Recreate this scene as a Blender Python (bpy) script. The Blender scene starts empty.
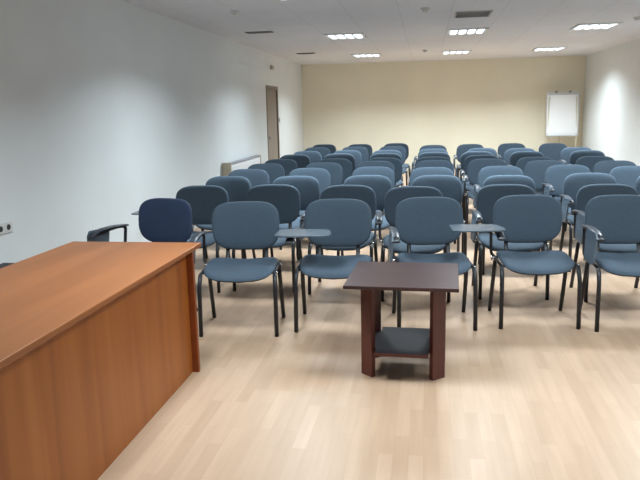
import bpy, bmesh, math, random
from mathutils import Vector, Matrix
random.seed(7)
S = bpy.context.scene
COL = S.collection
PI = math.pi

# ------------------------------------------------------------------ room numbers (metres)
XL, XR, YB, YF, HC = -3.06, 3.66, 16.83, -2.6, 2.652

# ------------------------------------------------------------------ materials
def mat(name, col, rough=0.5, metal=0.0, spec=0.5):
    m = bpy.data.materials.new(name); m.use_nodes = True
    b = m.node_tree.nodes['Principled BSDF']
    b.inputs['Base Color'].default_value = (*col, 1)
    b.inputs['Roughness'].default_value = rough
    b.inputs['Metallic'].default_value = metal
    b.inputs['Specular IOR Level'].default_value = spec
    return m
def N(m, t, **kw):
    n = m.node_tree.nodes.new(t)
    for k, v in kw.items():
        if k in n.inputs: n.inputs[k].default_value = v
        else: setattr(n, k, v)
    return n
def L(m, a, ao, b, bi): m.node_tree.links.new(a.outputs[ao], b.inputs[bi])
def bsdf(m): return m.node_tree.nodes['Principled BSDF']
def coords(m, scale=(1, 1, 1), rot=(0, 0, 0)):
    t = N(m, 'ShaderNodeTexCoord'); mp = N(m, 'ShaderNodeMapping')
    mp.inputs['Scale'].default_value = scale; mp.inputs['Rotation'].default_value = rot
    L(m, t, 'Object', mp, 'Vector'); return mp
def mix(m, fac, c1, c2, blend='MIX'):
    n = N(m, 'ShaderNodeMix'); n.data_type = 'RGBA'; n.blend_type = blend
    for sock, v in ((n.inputs[0], fac), (n.inputs[6], c1), (n.inputs[7], c2)):
        if hasattr(v, 'links') or hasattr(v, 'is_output'): m.node_tree.links.new(v, sock)
        elif isinstance(v, tuple): sock.default_value = (*v, 1)
        else: sock.default_value = v
    return n.outputs[2]
def ramp(m, src, stops):
    r = N(m, 'ShaderNodeValToRGB'); e = r.color_ramp.elements
    for i, (p, c) in enumerate(stops):
        el = e[i] if i < 2 else e.new(p)
        el.position = p; el.color = (*c, 1)
    m.node_tree.links.new(src, r.inputs['Fac']); return r.outputs['Color']
def bump(m, src, strength, dist=0.01):
    b = N(m, 'ShaderNodeBump'); b.inputs['Strength'].default_value = strength
    b.inputs['Distance'].default_value = dist
    m.node_tree.links.new(src, b.inputs['Height']); L(m, b, 'Normal', bsdf(m), 'Normal')

def plaster(name, col):
    m = mat(name, col, 0.6, 0, 0.3); mp = coords(m)
    n = N(m, 'ShaderNodeTexNoise', Scale=1.1, Detail=4.0); L(m, mp, 'Vector', n, 'Vector')
    d = tuple(c * 0.95 for c in col)
    m.node_tree.links.new(ramp(m, n.outputs['Fac'], [(0.35, d), (0.65, col)]), bsdf(m).inputs['Base Color'])
    n2 = N(m, 'ShaderNodeTexNoise', Scale=70.0, Detail=3.0); L(m, mp, 'Vector', n2, 'Vector')
    bump(m, n2.outputs['Fac'], 0.06); return m
M = {}
M['wall_white'] = plaster('white_wall_paint', (0.715, 0.755, 0.77))
M['wall_cream'] = plaster('cream_wall_paint', (0.79, 0.75, 0.61))
M['trim'] = mat('white_trim', (0.62, 0.62, 0.60), 0.45)

def ceiling_mat():
    base = (0.74, 0.76, 0.81); m = mat('ceiling_tiles', base, 0.8, 0, 0.2); mp = coords(m)
    mp.inputs['Location'].default_value = (1.2397 + 0.3058, 0, 0)
    br = N(m, 'ShaderNodeTexBrick'); br.offset = 0; br.squash = 1
    for k, v in (('Scale', 1.0), ('Mortar Size', 0.006), ('Mortar Smooth', 0.1), ('Brick Width', 0.6116), ('Row Height', 0.6116), ('Bias', 0.0)):
        br.inputs[k].default_value = v
    br.inputs['Color1'].default_value = (*base, 1); br.inputs['Color2'].default_value = (0.72, 0.74, 0.79, 1)
    br.inputs['Mortar'].default_value = (0.64, 0.66, 0.71, 1)
    L(m, mp, 'Vector', br, 'Vector')
    n = N(m, 'ShaderNodeTexNoise', Scale=90.0, Detail=2.0); L(m, mp, 'Vector', n, 'Vector')
    sp = ramp(m, n.outputs['Fac'], [(0.36, (0.90, 0.90, 0.90)), (0.5, (1, 1, 1))])
    o = mix(m, 1.0, br.outputs['Color'], sp, 'MULTIPLY')
    m.node_tree.links.new(o, bsdf(m).inputs['Base Color']); return m
M['ceiling'] = ceiling_mat()

def floor_mat():
    m = mat('beech_laminate', (0.5, 0.4, 0.3), 0.36, 0, 0.4)
    mp = coords(m, rot=(0, 0, PI / 2))
    br = N(m, 'ShaderNodeTexBrick'); br.offset = 0.37; br.squash = 1
    for k, v in (('Scale', 1.0), ('Mortar Size', 0.0008), ('Mortar Smooth', 0.3), ('Brick Width', 0.46), ('Row Height', 0.066), ('Bias', 0.0)):
        br.inputs[k].default_value = v
    br.inputs['Color1'].default_value = (0.365, 0.248, 0.166, 1); br.inputs['Color2'].default_value = (0.425, 0.297, 0.207, 1)
    br.inputs['Mortar'].default_value = (0.33, 0.225, 0.15, 1)
    L(m, mp, 'Vector', br, 'Vector')
    mp2 = coords(m, (14, 1.1, 1))
    n = N(m, 'ShaderNodeTexNoise', Scale=2.0, Detail=5.0); L(m, mp2, 'Vector', n, 'Vector')
    g = ramp(m, n.outputs['Fac'], [(0.3, (0.90, 0.89, 0.88)), (0.7, (1.0, 1.0, 1.0))])
    o = mix(m, 1.0, br.outputs['Color'], g, 'MULTIPLY')
    m.node_tree.links.new(o, bsdf(m).inputs['Base Color'])
    bump(m, n.outputs['Fac'], 0.03); return m
M['floor'] = floor_mat()

def wood(name, c1, c2, c3, axis, rough, spec=0.5, freq=1.0, coat=0.0):
    m = mat(name, c2, rough, 0, spec)
    sc = [22.0, 22.0, 22.0]; sc[axis] = 1.0
    mp = coords(m, tuple(s * freq for s in sc))
    n = N(m, 'ShaderNodeTexNoise', Scale=0.9, Detail=6.0, Distortion=0.6); L(m, mp, 'Vector', n, 'Vector')
    m.node_tree.links.new(ramp(m, n.outputs['Fac'], [(0.3, c1), (0.5, c2), (0.72, c3)]), bsdf(m).inputs['Base Color'])
    bsdf(m).inputs['Coat Weight'].default_value = coat
    bsdf(m).inputs['Coat Roughness'].default_value = 0.25
    return m
M['cherry_top'] = wood('cherry_wood_top', (0.20, 0.068, 0.019), (0.245, 0.086, 0.026), (0.29, 0.106, 0.034), 1, 0.38, 0.35, 0.35)
M['cherry_panel'] = wood('cherry_wood_panel', (0.225, 0.063, 0.010), (0.285, 0.085, 0.0135), (0.335, 0.110, 0.020), 2, 0.42, 0.4, 0.5)
M['cherry_edge'] = wood('cherry_wood_edge', (0.17, 0.035, 0.008), (0.20, 0.045, 0.010), (0.23, 0.055, 0.013), 2, 0.4, 0.4, 0.5)
M['mahogany'] = wood('mahogany_veneer', (0.050, 0.011, 0.009), (0.076, 0.017, 0.013), (0.105, 0.025, 0.018), 2, 0.38, 0.5, 0.8)
M['mahogany_top'] = wood('mahogany_veneer_top', (0.026, 0.012, 0.012), (0.038, 0.017, 0.017), (0.052, 0.023, 0.022), 0, 0.33, 0.5, 0.8)
M['shelf'] = wood('dark_shelf_veneer', (0.012, 0.009, 0.013), (0.016, 0.012, 0.016), (0.022, 0.015, 0.018), 0, 0.5, 0.25, 0.8)

def fabric(name, col):
    m = mat(name, col, 0.85, 0, 0.25); mp = coords(m)
    n = N(m, 'ShaderNodeTexNoise', Scale=260.0, Detail=2.0); L(m, mp, 'Vector', n, 'Vector')
    d = tuple(c * 0.75 for c in col); u = tuple(c * 1.2 for c in col)
    m.node_tree.links.new(ramp(m, n.outputs['Fac'], [(0.3, d), (0.7, u)]), bsdf(m).inputs['Base Color'])
    bsdf(m).inputs['Sheen Weight'].default_value = 0.10
    bsdf(m).inputs['Sheen Roughness'].default_value = 0.5
    bsdf(m).inputs['Sheen Tint'].default_value = (0.55, 0.7, 0.9, 1)
    bump(m, n.outputs['Fac'], 0.15, 0.002); return m
M['fabric'] = fabric('blue_upholstery', (0.056, 0.083, 0.114))
M['shaded'] = fabric('blue_upholstery_shaded', (0.030, 0.048, 0.098))  # same blue cloth; shade on the chair by the desk put into its colour
M['black_plastic'] = mat('black_plastic', (0.014, 0.015, 0.02), 0.5)
M['black_metal'] = mat('black_painted_steel', (0.009, 0.010, 0.014), 0.45)
M['tablet'] = mat('dark_laminate_tablet', (0.075, 0.105, 0.135), 0.27)
M['pad'] = mat('satin_arm_plastic', (0.03, 0.038, 0.052), 0.36)
M['chrome'] = mat('bright_steel', (0.6, 0.6, 0.62), 0.25, 1.0)
M['white_plastic'] = mat('white_plastic', (0.62, 0.63, 0.62), 0.4)
M['radiator'] = mat('white_radiator_enamel', (0.76, 0.78, 0.80), 0.35)
M['grille'] = mat('grey_grille', (0.27, 0.28, 0.32), 0.5)
M['pale_grey'] = mat('pale_grey_enamel', (0.42, 0.43, 0.45), 0.5)
M['beige'] = mat('beige_cover', (0.42, 0.37, 0.29), 0.5)
M['dark_slot'] = mat('dark_duct', (0.03, 0.03, 0.034), 0.7)
M['grey_plastic'] = mat('grey_plastic', (0.22, 0.22, 0.21), 0.5)
M['door'] = wood('grey_brown_door', (0.215, 0.18, 0.15), (0.24, 0.20, 0.17), (0.26, 0.22, 0.185), 2, 0.5, 0.4, 0.5)
M['door_frame'] = mat('grey_brown_frame', (0.20, 0.168, 0.14), 0.5)
M['board'] = mat('whiteboard_enamel', (0.80, 0.82, 0.84), 0.25)
M['paper'] = mat('white_paper', (0.82, 0.84, 0.86), 0.8)
M['aluminium'] = mat('aluminium_trim', (0.55, 0.56, 0.57), 0.4, 0.7)
M['cream_metal'] = mat('pale_painted_metal', (0.62, 0.58, 0.45), 0.4)
M['dark_box'] = mat('dark_violet_black', (0.016, 0.012, 0.02), 0.6)
M['reflector'] = mat('white_reflector', (0.75, 0.76, 0.77), 0.35)
def emit(name, col, s):
    m = bpy.data.materials.new(name); m.use_nodes = True; nt = m.node_tree
    nt.nodes.remove(nt.nodes['Principled BSDF'])
    e = nt.nodes.new('ShaderNodeEmission'); e.inputs[0].default_value = (*col, 1); e.inputs[1].default_value = s
    nt.links.new(e.outputs[0], nt.nodes['Material Output'].inputs[0]); return m
M['tube'] = emit('lit_tube', (0.80, 0.93, 1.0), 2.6)

# ------------------------------------------------------------------ mesh helpers
def obj(name, bm, m, parent=None, smooth=False):
    me = bpy.data.meshes.new(name)
    bmesh.ops.recalc_face_normals(bm, faces=bm.faces[:])
    bm.to_mesh(me); bm.free()
    if smooth:
        for p in me.polygons: p.use_smooth = True
    me.materials.append(M[m] if isinstance(m, str) else m)
    o = bpy.data.objects.new(name, me); COL.objects.link(o)
    if parent: o.parent = parent
    return o
def bevel_mod(o, w=0.003, seg=2):
    b = o.modifiers.new('bevel', 'BEVEL'); b.width = w; b.segments = seg; b.limit_method = 'ANGLE'; b.angle_limit = math.radians(40)
    return o
def add_box(bm, x0, x1, y0, y1, z0, z1, mtx=None):
    vs = [bm.verts.new((x, y, z)) for z in (z0, z1) for y in (y0, y1) for x in (x0, x1)]
    if mtx is not None:
        for v in vs: v.co = mtx @ v.co
    for f in ((0, 2, 3, 1), (4, 5, 7, 6), (0, 1, 5, 4), (2, 6, 7, 3), (0, 4, 6, 2), (1, 3, 7, 5)):
        bm.faces.new([vs[i] for i in f])
def box(name, dims, m, parent=None, bev=0.0, mtx=None):
    bm = bmesh.new(); add_box(bm, *dims, mtx); o = obj(name, bm, m, parent)
    if bev: bevel_mod(o, bev)
    return o
def smooth_path(pts, n=6):
    """round the corners of a polyline"""
    P = [Vector(p) for p in pts]; out = [P[0]]
    for a, b, c in zip(P, P[1:], P[2:]):
        r = min((b - a).length, (c - b).length) * 0.42
        p, q = b + (a - b).normalized() * r, b + (c - b).normalized() * r
        for i in range(n + 1):
            t = i / n; out.append(p * (1 - t) ** 2 + b * 2 * t * (1 - t) + q * t * t)
    out.append(P[-1]); return out
def add_tube(bm, pts, rx, ry=None, seg=10, ref=(1, 0, 0), rnd=True):
    """sweep an oval; rx is measured along ref, ry across it"""
    ry = ry or rx; P = smooth_path(pts) if rnd and len(pts) > 2 else [Vector(p) for p in pts]
    rings = []
    for i, p in enumerate(P):
        t = (P[min(i + 1, len(P) - 1)] - P[max(i - 1, 0)]).normalized()
        u = Vector(ref) - t * t.dot(Vector(ref))
        if u.length < 1e-3: u = Vector((0, 1, 0)) - t * t.y
        u.normalize(); w = t.cross(u)
        rings.append([bm.verts.new(p + u * rx * math.cos(2 * PI * k / seg) + w * ry * math.sin(2 * PI * k / seg)) for k in range(seg)])
    for a, b in zip(rings, rings[1:]):
        for k in range(seg): bm.faces.new((a[k], a[(k + 1) % seg], b[(k + 1) % seg], b[k]))
    bm.faces.new(rings[0][::-1]); bm.faces.new(rings[-1])
def tube(name, pts, rx, m, parent=None, ry=None, **kw):
    bm = bmesh.new(); add_tube(bm, pts, rx, ry, **kw); return obj(name, bm, m, parent, True)
def pad(outline, front, back, rings=(0.0, 0.35, 0.65, 0.82, 0.92, 0.97, 1.0), seg=40):
    """closed cushion: outline(theta)->(a,b), front/back(a,b,r)->point"""
    bm = bmesh.new(); sides = []
    for fn in (front, back):
        rr = []
        for r in rings:
            if r == 0: rr.append([bm.verts.new(fn(0, 0, 0))]); continue
            ring = []
            for k in range(seg):
                a, b = outline(2 * PI * k / seg); ring.append(bm.verts.new(fn(a * r, b * r, r)))
            rr.append(ring)
        for k in range(seg): bm.faces.new((rr[0][0], rr[1][k], rr[1][(k + 1) % seg]))
        for p, q in zip(rr[1:], rr[2:]):
            for k in range(seg): bm.faces.new((p[k], q[k], q[(k + 1) % seg], p[(k + 1) % seg]))
        sides.append(rr[-1])
    for k in range(seg):
        k2 = (k + 1) % seg; bm.faces.new((sides[0][k], sides[1][k], sides[1][k2], sides[0][k2]))
    return bm
def prism(bm, poly, z0, z1, mtx=None):
    n = len(poly)
    lo = [bm.verts.new((x, y, z0)) for x, y in poly]; hi = [bm.verts.new((x, y, z1)) for x, y in poly]
    if mtx is not None:
        for v in lo + hi: v.co = mtx @ v.co
    bm.faces.new(lo[::-1]); bm.faces.new(hi)
    for i in range(n): bm.faces.new((lo[i], lo[(i + 1) % n], hi[(i + 1) % n], hi[i]))
def cyl(bm, c, r, h, axis='Z', seg=20, r2=None):
    mt = Matrix.Translation(c)
    if axis == 'X': mt = mt @ Matrix.Rotation(PI / 2, 4, 'Y')
    if axis == 'Y': mt = mt @ Matrix.Rotation(PI / 2, 4, 'X')
    bmesh.ops.create_cone(bm, cap_ends=True, segments=seg, radius1=r, radius2=r if r2 is None else r2, depth=h, matrix=mt)
def sgnpow(v, e): return math.copysign(abs(v) ** e, v)

def tag(o, label, cat, group=None, kind=None):
    if label: o['label'] = label
    if cat: o['category'] = cat
    if group: o['group'] = group
    if kind: o['kind'] = kind
    return o
def thing(name, label, cat, loc=(0, 0, 0), rz=0.0, group=None):
    o = bpy.data.objects.new(name, None); COL.objects.link(o); o.empty_display_size = 0.1
    o.location = loc; o.rotation_euler = (0, 0, rz)
    return tag(o, label, cat, group)
def struct(o): o['kind'] = 'structure'; return o

# ------------------------------------------------------------------ the room
struct(box('floor', (XL - .15, XR + .15, YF - .15, YB + .15, -0.12, 0), 'floor'))
struct(box('ceiling', (XL - .15, XR + .15, YF - .15, YB + .15, HC, HC + .12), 'ceiling'))
DY0, DY1, DH = 12.95, 13.90, 1.985
bm = bmesh.new()
ring = [(YF, 0), (DY0, 0), (DY0, DH), (DY1, DH), (DY1, 0), (YB, 0), (YB, HC), (YF, HC)]
fr = [bm.verts.new((XL, y, z)) for y, z in ring]; bk = [bm.verts.new((XL - .15, y, z)) for y, z in ring]
bm.faces.new(fr); bm.faces.new(bk[::-1])
for i in range(8): bm.faces.new((fr[i], bk[i], bk[(i + 1) % 8], fr[(i + 1) % 8]))
struct(obj('wall_left', bm, 'wall_white'))
struct(box('wall_right', (XR, XR + .15, YF, YB, 0, HC), 'wall_white'))
struct(box('wall_back', (XL - .15, XR + .15, YB, YB + .15, 0, HC), 'wall_cream'))
struct(box('wall_front', (XL - .15, XR + .15, YF - .15, YF, 0, HC), 'wall_white'))
bm = bmesh.new(); add_box(bm, XL, XL + .014, YF, DY0 - .07, 0, .07); add_box(bm, XL, XL + .014, DY1 + .07, YB, 0, .07)
struct(obj('baseboard_left', bm, 'trim'))
struct(box('baseboard_right', (XR - .014, XR, YF, YB, 0, .07), 'trim'))
struct(box('baseboard_back', (XL + .014, XR - .014, YB - .014, YB, 0, .07), 'trim'))

d = struct(box('door_1', (XL - .06, XL - .012, DY0 + .03, DY1 - .03, 0.004, DH - .03), 'door'))
bm = bmesh.new()
add_box(bm, XL - .10, XL + .012, DY0 - .045, DY0 + .03, 0, DH + .045)
add_box(bm, XL - .10, XL + .012, DY1 - .03, DY1 + .045, 0, DH + .045)
add_box(bm, XL - .10, XL + .012, DY0 + .03, DY1 - .03, DH - .03, DH + .045)
obj('door_frame', bm, 'door_frame', d)
bm = bmesh.new(); cyl(bm, (XL + .008, DY0 + .12, 1.02), .024, .04, 'X'); add_tube(bm, [(XL + .03, DY0 + .12, 1.02), (XL + .045, DY0 + .13, 1.02), (XL + .045, DY0 + .24, 1.02)], .009, ref=(0, 0, 1))
obj('door_handle', bm, 'chrome', d, True)

# ------------------------------------------------------------------ ceiling fittings
LX = [-1.2397 + 1.8347 * i for i in range(3)]
LY = [14.457, 10.678, 6.76, 3.119, -0.66]
LAMP = 62.0
def make_light(power=LAMP, tube='tube'):
    t = thing('ceiling_light', '', 'ceiling light', (0, 0, HC))
    bm = bmesh.new()
    for a in ((-.298, .298, -.298, -.275), (-.298, .298, .275, .298), (-.298, -.275, -.275, .275), (.275, .298, -.275, .275)):
        add_box(bm, *a, -.018, 0)
    obj('frame', bm, 'white_plastic', t)
    box('reflector', (-.275, .275, -.275, .275, -.004, 0), 'reflector', t)
    for i in range(4):
        x = -.198 + .132 * i
        bm = bmesh.new(); add_tube(bm, [(x, -.268, -.014), (x, .268, -.014)],   .046, .009, 14, rnd=False)
        obj('tube', bm, tube, t, True)
    bm = bmesh.new()
    for i in range(3):
        x = -.132 + .132 * i; add_box(bm, x - .010, x + .010, -.275, .275, -.026, -.004)
    obj('louver', bm, 'reflector', t)
    ld = bpy.data.lights.new('lamp', 'AREA'); ld.shape = 'SQUARE'; ld.size = 0.54
    ld.energy = power; ld.color = (0.84, 0.95, 1.0); ld.spread = math.radians(138)
    lo = bpy.data.objects.new('lamp', ld); COL.objects.link(lo); lo.parent = t; lo.location = (0, 0, -.032)
    return t
def copy_tree(o, parent=None):
    c = o.copy(); COL.objects.link(c)
    if parent: c.parent = parent
    for ch in list(o.children): copy_tree(ch, c)
    return c
light0 = {}
POWER = [74, 74, 74, 50, 9]
rown = ['first row from the far wall', 'second row from the far wall', 'third row from the far wall', 'fourth row from the far wall', 'fifth row from the far wall']
coln = ['on the door side', 'in the middle', 'on the flipchart side']
for j, y in enumerate(LY):
    for i, x in enumerate(LX):
        if POWER[j] in light0: t = copy_tree(light0[POWER[j]])
        else: t = light0[POWER[j]] = make_light(POWER[j])
        t.location = (x, y, HC)
        t['label'] = 'square ceiling light %s in %s' % (coln[i], rown[j]); t['group'] = 'square fluorescent ceiling lights'

def vent(label, x0, x1, y0, y1, duct='dark_slot'):
    t = thing('ceiling_vent', label, 'ceiling vent', ((x0 + x1) / 2, (y0 + y1) / 2, HC), 0, 'ceiling air vents')
    a, b = (x1 - x0) / 2, (y1 - y0) / 2
    bm = bmesh.new(); w = .022
    for q in ((-a, a, -b, -b + w), (-a, a, b - w, b), (-a, -a + w, -b + w, b - w), (a - w, a, -b + w, b - w)): add_box(bm, *q, -.012, 0)
    obj('frame', bm, 'grey_plastic' if duct == 'dark_slot' else 'pale_grey', t)
    box('duct', (-a + w, a - w, -b + w, b - w, -.003, 0), duct, t)
    bm = bmesh.new(); n = max(2, int(b * 2 / .05))
    for k in range(n):
        y = -b + w + (2 * b - 2 * w) * (k + .5) / n
        add_box(bm, -a + w, a - w, -.012, .012, -.0012, .0012, Matrix.Translation((0, y, -.008)) @ Matrix.Rotation(math.radians(35), 4, 'X'))
    obj('grille', bm, 'grille' if duct == 'dark_slot' else 'pale_grey', t)
vent('dark slotted ceiling vent above the radiator', -2.58, -2.19, 9.72, 9.87)
vent('dark slotted ceiling vent near the door and far wall', -2.55, -2.19, 13.46, 13.66)
vent('square grey ceiling air vent just before the middle light', .34, .78, 8.60, 9.10, 'grey_plastic')
def detector(label, x, y):
    t = thing('smoke_detector', label, 'smoke detector', (x, y, HC), 0, 'smoke detectors')
    bm = bmesh.new(); cyl(bm, (0, 0, -.008), .055, .016); obj('base', bm, 'white_plastic', t)
    bm = bmesh.new(); cyl(bm, (0, 0, -.03), .03, .03, r2=.046); obj('sensor_head', bm, 'white_plastic', t)
detector('small round ceiling smoke detector beside the square vent', -.02, 8.17)
detector('small round ceiling smoke detector between two farthest-row lights', -.03, 13.8)
detector('small round ceiling smoke detector close to the flipchart-side wall', 2.77, 9.86)
detector('small round ceiling smoke detector close to the radiator wall', -2.16, 7.74)

# ------------------------------------------------------------------ wall fittings
t = thing('radiator', 'long white panel radiator with grey top grille on the side wall', 'radiator', (XL, 10.78, 0))
bm = bmesh.new(); add_box(bm, .045, .125, -.93, .95, .14, .735)
for k in range(26):
    y = -.9 + k * .0715; add_box(bm, .125, .131, y, y + .045, .18, .70)
obj('panel', bm, 'radiator', t)
box('top_grille', (.045, .135, -.95, .97, .735, .765), 'grille', t, .004)
box('end_cover', (.012, .150, -.975, -.93, .10, .775), 'beige', t, .006)
box('end_cover', (.03, .14, .95, .99, .12, .768), 'beige', t, .006)
bm = bmesh.new()
for y in (-.7, .7): add_box(bm, .004, .045, y - .02, y + .02, .25, .65)
obj('bracket', bm, 'radiator', t)
bm = bmesh.new(); add_tube(bm, [(.08, -.98, .2), (.08, -1.03, .2), (.08, -1.03, 0)], .011); obj('pipe', bm, 'radiator', t, True)

t = thing('wall_outlet', 'white double wall socket above the desk', 'socket', (XL, 4.425, .715))
box('plate', (0, .010, -.10, .10, -.042, .042), 'white_plastic', t, .003)
for y in (-.047, .047):
    bm = bmesh.new(); cyl(bm, (.0115, y, 0), .021, .004, 'X'); obj('socket', bm, 'dark_slot', t)
t = thing('light_switch', 'small light switch beside the grey-brown door', 'light switch', (XL, 14.05, 1.35))
box('plate', (0, .010, -.042, .042, -.042, .042), 'grey_plastic', t, .003)
box('rocker', (.010, .016, -.02, .02, -.028, .028), 'white_plastic', t, .002)
t = thing('wall_box', 'small dark box mounted on wall above the door', 'wall box', (XL, 13.40, 2.385))
box('housing', (0, .05, -.06, .06, -.04, .04), 'beige', t, .008)
bm = bmesh.new(); cyl(bm, (.053, 0, .0), .018, .012, 'X'); obj('lens', bm, 'dark_slot', t)

t = thing('storage_box', 'low black box standing against the wall behind the desk', 'box', (-2.87, 4.075, 0))
box('body', (-.17, .17, -.28, .28, 0, .425), 'dark_box', t, .01)
box('lid', (-.18, .18, -.29, .29, .425, .47), 'dark_box', t, .008)

# ------------------------------------------------------------------ flipchart
t = thing('flipchart', 'white flipchart on a tripod stand in the far corner', 'flipchart', (3.11, 16.38, 0), 0)
TILT = Matrix.Translation((0, 0, .85)) @ Matrix.Rotation(math.radians(-4), 4, 'X')
box('board', (-.345, .345, -.008, .012, 0, .965), 'board', t, 0, TILT)
bm = bmesh.new()
for q in ((-.362, -.345, -.012, .016, -.012, .975), (.345, .362, -.012, .016, -.012, .975), (-.345, .345, -.012, .016, .965, .985), (-.345, .345, -.012, .016, -.012, 0)): add_box(bm, *q, TILT)
obj('frame', bm, 'aluminium', t)
box('paper_pad', (-.325, .325, -.018, -.009, .045, .945), 'paper', t, 0, TILT)
box('clamp_bar', (-.33, .33, -.027, -.012, .915, .955), 'aluminium', t, .003, TILT)
for x in (-.15, .16):
    bm = bmesh.new(); cyl(bm, TILT @ Vector((x, -.02, .985)), .026, .045, 'Z', 14); obj('knob', bm, 'grey_plastic', t)
box('pen_tray', (-.35, .35, -.075, -.012, -.03, -.012), 'aluminium', t, .003, TILT)
for x in (-.30, .30): tube('leg', [(x, .03, 1.72), (x * 1.12, -.02, 0.008)], .016, 'cream_metal', t)
tube('leg', [(0, .10, 1.75), (0, .38, 0.01)], .014, 'cream_metal', t)
box('crossbar', (-.32, .32, .03, .05, 1.30, 1.34), 'cream_metal', t)

# ------------------------------------------------------------------ big desk
t = thing('desk', 'long cherry-coloured wooden desk in front of the chair rows', 'desk', (-1.715, 2.62, 0))
W, LN = .81, 1.10
bevel_mod(box('desktop', (-W / 2, W / 2 + .005, -LN, LN, .736, .762), 'cherry_top', t), .004, 2)
box('front_panel', (.335, .357, -LN + .125, LN - .125, 0.0, .736), 'cherry_panel', t)
for s in (1, -1):
    y0, y1 = sorted((s * (LN - .125), s * (LN - .097)))
    bevel_mod(box('side_panel', (-.37, .395, y0, y1, 0, .736), 'cherry_edge', t), .002, 1)
box('drawer_block', (-.36, .05, -LN + .125, -LN + .55, .12, .736), 'cherry_panel', t)

# ------------------------------------------------------------------ small side table
t = thing('side_table', 'small dark reddish-brown wooden side table with a lower shelf', 'side table', (-.1175, 3.7943, 0), -.0376)
bevel_mod(box('tabletop', (-.312, .308, -.305, .305, .552, .572), 'mahogany_top', t), .003, 2)
for sx in (-1, 1):
    for sy in (-1, 1):
        bm = bmesh.new()
        A, B = Vector((.172, .183)), Vector((.240, .122))
        n = Vector((B.y - A.y, A.x - B.x)); n = Vector((-abs(n.x), -abs(n.y))).normalized() * .03
        poly = [(A.x, A.y), (B.x, B.y), (B.x + n.x, B.y + n.y), (A.x + n.x, A.y + n.y)]
        poly = [(x * sx, y * sy) for x, y in poly]
        if sx * sy < 0: poly = poly[::-1]
        prism(bm, poly, 0, .552); bevel_mod(obj('leg', bm, 'mahogany', t), .002, 1)
bm = bmesh.new(); prism(bm, [(-.205, -.10), (-.150, -.155), (-.150, -.235), (.150, -.235), (.150, -.155), (.205, -.10), (.205, .10), (.150, .155), (.150, .235), (-.150, .235), (-.150, .155), (-.205, .10)], .152, .170)
o = obj('shelf', bm, 'shelf', t)
box('shelf_edge', (-.150, .150, -.2375, -.235, .152, .1705), 'mahogany', o)

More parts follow.
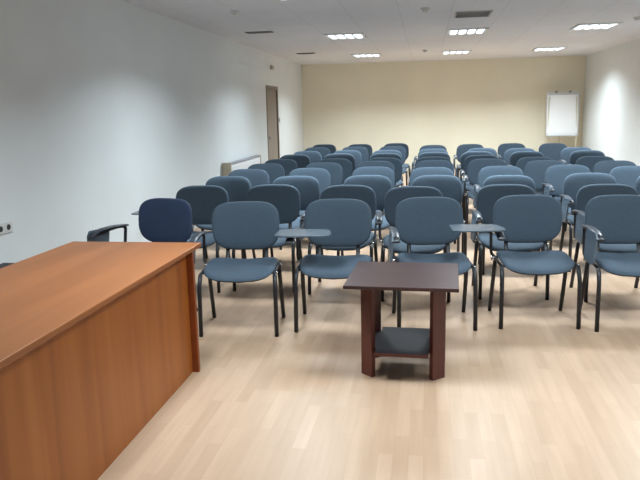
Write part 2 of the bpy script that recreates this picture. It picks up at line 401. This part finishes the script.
# ------------------------------------------------------------------ the chairs
# chair origin: floor under the middle of the front feet; the sitter faces -y
def seat_outline(th):
    c, s = math.cos(th), math.sin(th)
    return sgnpow(c, .42) * .25, sgnpow(s, .5) * .215
def seat_z(a, b):
    z = .452 + .030 * (a / .25) ** 2 + .012 * (b / .215)
    if b < -.06: z -= .34 * ((-.06 - b)) ** 1.5 * 1.3
    return z
def back_outline(th):
    c, s = math.cos(th), math.sin(th)
    if s >= 0: return (.250 - .012 * s) * sgnpow(c, .50), sgnpow(s, .50) * .165
    return sgnpow(c, .56) * .250, sgnpow(s, .74) * .192
def back_y(a, b): return .445 + .10 * (b + .17) - .055 * (a / .26) ** 2 * 1.0 + .03
BZ = .70
def make_chair(fab, variant):
    t = thing('conference_chair', '', 'chair', (0, 0, 0))
    SY = .195
    bm = pad(seat_outline, lambda a, b, r: (a, b + SY, seat_z(a, b) - .026 + .026 * (1 - r ** 7) ** .5),
             lambda a, b, r: (a, b + SY, seat_z(a, b) - .030 - .006 * (1 - r ** 4)))
    obj('seat', bm, fab, t, True)
    bm = pad(lambda th: tuple(v * .975 for v in seat_outline(th)), lambda a, b, r: (a, b + SY, seat_z(a, b) - .032),
             lambda a, b, r: (a, b + SY, seat_z(a, b) - .036 - .014 * (1 - r ** 6) ** .5))
    obj('seat_shell', bm, 'black_plastic', t, True)
    bm = pad(back_outline, lambda a, b, r: (a, back_y(a, b) - .045 * (1 - r ** 5) ** .5 * .55 - .012, BZ + b),
             lambda a, b, r: (a, back_y(a, b) + .010 * (1 - r ** 5) ** .5, BZ + b))
    obj('backrest', bm, fab, t, True)
    bm = pad(lambda th: tuple(v * .97 for v in back_outline(th)), lambda a, b, r: (a, back_y(a, b) + .008, BZ + b),
             lambda a, b, r: (a, back_y(a, b) + .014 + .010 * (1 - r ** 5) ** .5, BZ + b))
    obj('back_shell', bm, 'black_plastic', t, True)
    for s in (-1, 1):
        tube('leg', [(s * .262, -.025, 0), (s * .260, -.010, .35), (s * .256, .030, .425)], .015, 'black_metal', t, .016)
        tube('leg', [(s * .262, .412, 0), (s * .258, .325, .27), (s * .254, .285, .425)], .015, 'black_metal', t, .016)
    bm = bmesh.new()
    for s in (-1, 1): add_tube(bm, [(s * .254, .02, .427), (s * .252, .38, .435)], .010, .014)
    add_tube(bm, [(-.252, .10, .418), (.252, .10, .418)], .010, ref=(0, 0, 1))
    add_tube(bm, [(-.252, .36, .424), (.252, .36, .424)], .010, ref=(0, 0, 1))
    obj('under_frame', bm, 'black_metal', t, True)
    for s in (-1, 1):
        tube('back_upright', [(s * .145, .30, .412), (s * .145, .42, .418), (s * .145, .462, .50), (s * .145, .492, .68)], .015, 'black_metal', t, .007)
    bm = bmesh.new()
    for y in (.06, .30): cyl(bm, (.268, y, .43), .009, .008, 'X', 12)
    obj('bolt', bm, 'chrome', t, True)
    # writing arm on the sitter's right: post from the side rail, bar running forward
    ax = -.285
    tube('armrest', [(-.262, .27, .43), (ax, .285, .47), (ax, .315, .66), (ax, .24, .672), (ax, -.07, .655)], .011, 'black_metal', t, .014)
    tube('arm_pad', [(ax, .325, .668), (ax, .20, .682), (ax, .02, .680), (ax, -.085, .640)], .027, 'pad', t, .009, seg=14)
    bm = bmesh.new(); cyl(bm, (-.272, .27, .435), .016, .03, 'X'); obj('bolt', bm, 'chrome', t, True)
    out = [(-.05, -.15), (.02, -.175), (.30, -.165), (.345, -.14), (.355, -.08), (.335, .06), (.30, .10), (.02, .115), (-.05, .09)]
    if variant == 'across': T = Matrix.Translation((ax - .055, .06, .690)) @ Matrix.Scale(.94, 4)
    elif variant == 'outward': T = Matrix.Translation((ax - .285, .03, .705)) @ Matrix.Scale(.88, 4)
    elif variant == 'halfway': T = Matrix.Translation((ax - .115, .03, .692)) @ Matrix.Scale(.88, 4)
    elif variant == 'leaning':
        T = Matrix.Translation((ax - .018, .06, .655)) @ Matrix.Rotation(math.radians(104), 4, 'Y') @ Matrix.Scale(.78, 4)
    else: T = Matrix.Translation((ax - .024, .06, .655)) @ Matrix.Rotation(math.radians(94), 4, 'Y') @ Matrix.Diagonal((.55, .80, 1, 1))
    bm = bmesh.new(); prism(bm, out, -.007, .007, T)
    o = obj('writing_tablet', bm, 'tablet', t); bevel_mod(o, .004, 2)
    return t
proto = {}
def put_chair(x, y, rz, label, fab='fabric', variant='folded'):
    """x, y: where the middle of the backrest top stands"""
    k = (fab, variant)
    if k not in proto: proto[k] = t = make_chair(fab, variant)
    else: t = copy_tree(proto[k])
    R = Matrix.Rotation(rz, 3, 'Z'); p = Vector((x, y, 0)) - R @ Vector((0, .49, 0))
    t.location = p; t.rotation_euler = (0, 0, rz)
    t['label'] = label; t['group'] = 'padded conference chairs set out in rows'
    return t
ORD = ['first', 'second', 'third', 'fourth', 'fifth', 'sixth', 'seventh', 'eighth', 'ninth', 'tenth']
COLS = [
 [(-1.99, 4.95), (-2.01, 5.86), (-2.03, 6.76), (-2.04, 7.61), (-2.03, 8.43), (-2.00, 9.20), (-1.99, 10.20), (-1.96, 11.10), (-1.97, 12.25), (-2.00, 13.3)],
 [(-1.31, 4.76), (-1.36, 5.92), (-1.31, 6.73), (-1.33, 7.68), (-1.29, 8.50), (-1.24, 9.20), (-1.32, 10.33), (-1.30, 11.20), (-1.28, 12.25), (-1.28, 13.2)],
 [(-.64, 4.90), (-.67, 5.85), (-.58, 6.76), (-.60, 7.80), (-.64, 8.68), (-.56, 9.28), (-.61, 10.3), (-.63, 11.1), (-.60, 12.3), (-.58, 13.35)],
 [(.02, 5.00), (-.10, 5.72), (.11, 6.71), (.07, 7.66), (.11, 8.72), (.10, 9.35), (.12, 10.4), (.12, 11.3), (.13, 12.45)],
 [(.74, 5.11), (.67, 5.84), (.79, 6.66), (.83, 7.74), (.78, 8.85), (.77, 9.60), (.77, 10.45), (.90, 11.3), (.80, 12.6)],
 [(1.39, 5.10), (1.48, 5.83), (1.57, 6.83), (1.56, 7.82), (1.43, 8.50), (1.41, 9.10), (1.48, 10.36), (1.49, 11.15), (1.54, 12.7)],
 [None, None, (2.22, 6.80), (2.17, 7.57), (2.20, 8.36), (2.16, 9.14), (2.34, 10.38), (2.36, 11.2), (2.23, 12.5)],
]
FRONT = {
 (0, 0): ('blue padded chair turned sideways between the desk and the white wall', 'shaded', 'folded', -.26),
 (1, 0): ('blue padded chair beside the corner of the cherry desk, tablet folded down', 'fabric', 'folded', .10),
 (2, 0): ('blue padded chair with opened writing tablet, directly behind the small side table', 'fabric', 'across', .04),
 (3, 0): ('blue front chair behind the side table, with its writing tablet folded down', 'fabric', 'folded', .13),
 (4, 0): ('blue front chair whose writing tablet is swung outward towards the side table', 'fabric', 'outward', .086),
 (5, 0): ('blue front chair farthest from the desk, with folded writing tablet', 'fabric', 'folded', .05),
}
rng = random.Random(3)
VAR = {(2, 2): 'across', (0, 1): 'halfway'}
for ci, col in enumerate(COLS):
    for ri, q in enumerate(col):
        if q is None: continue
        rz = rng.uniform(-.05, .06)
        if (ci, ri) in FRONT: lab, fab, var, rz = FRONT[(ci, ri)]
        else:
            fab = 'fabric'
            var = VAR.get((ci, ri)) or 'folded'
            if ri == len(col) - 1: lab = 'blue chair at the far end of the %s column, counted from the radiator wall' % ORD[ci]
            elif ci == 6: lab = 'blue chair, %s from the back of the column by the flipchart-side wall' % ORD[len(col) - 1 - ri]
            else: lab = 'blue chair, %s from the front of the %s column from the radiator wall' % (ORD[ri], ORD[ci])
        put_chair(q[0], q[1], rz, lab, fab, var)

# ------------------------------------------------------------------ world, camera, view
w = bpy.data.worlds.new('world'); S.world = w; w.use_nodes = True
w.node_tree.nodes['Background'].inputs[0].default_value = (0.5, 0.55, 0.6, 1)
w.node_tree.nodes['Background'].inputs[1].default_value = 0.05
cam = bpy.data.cameras.new('camera'); co = bpy.data.objects.new('camera', cam); COL.objects.link(co)
fw = Vector((-0.15518443, 0.96978427, -0.18824521)); rt = Vector((0.98785339, 0.15387282, -0.02165274)); up = Vector((-0.00796733, 0.18931884, 0.98188334))
m = Matrix((rt, up, -fw)).transposed().to_4x4(); m.translation = Vector((0, 0, 1.5042)); co.matrix_world = m
cam.sensor_width = 36; cam.lens = 669.18 * 36 / 640; cam.clip_end = 100
S.camera = co
S.view_settings.view_transform = 'Standard'; S.view_settings.look = 'None'
S.view_settings.exposure = 0.0; S.view_settings.gamma = 1.0; S.view_settings.use_curve_mapping = False
S.cycles.use_denoising = True
S.cycles.max_bounces = 8; S.cycles.diffuse_bounces = 5
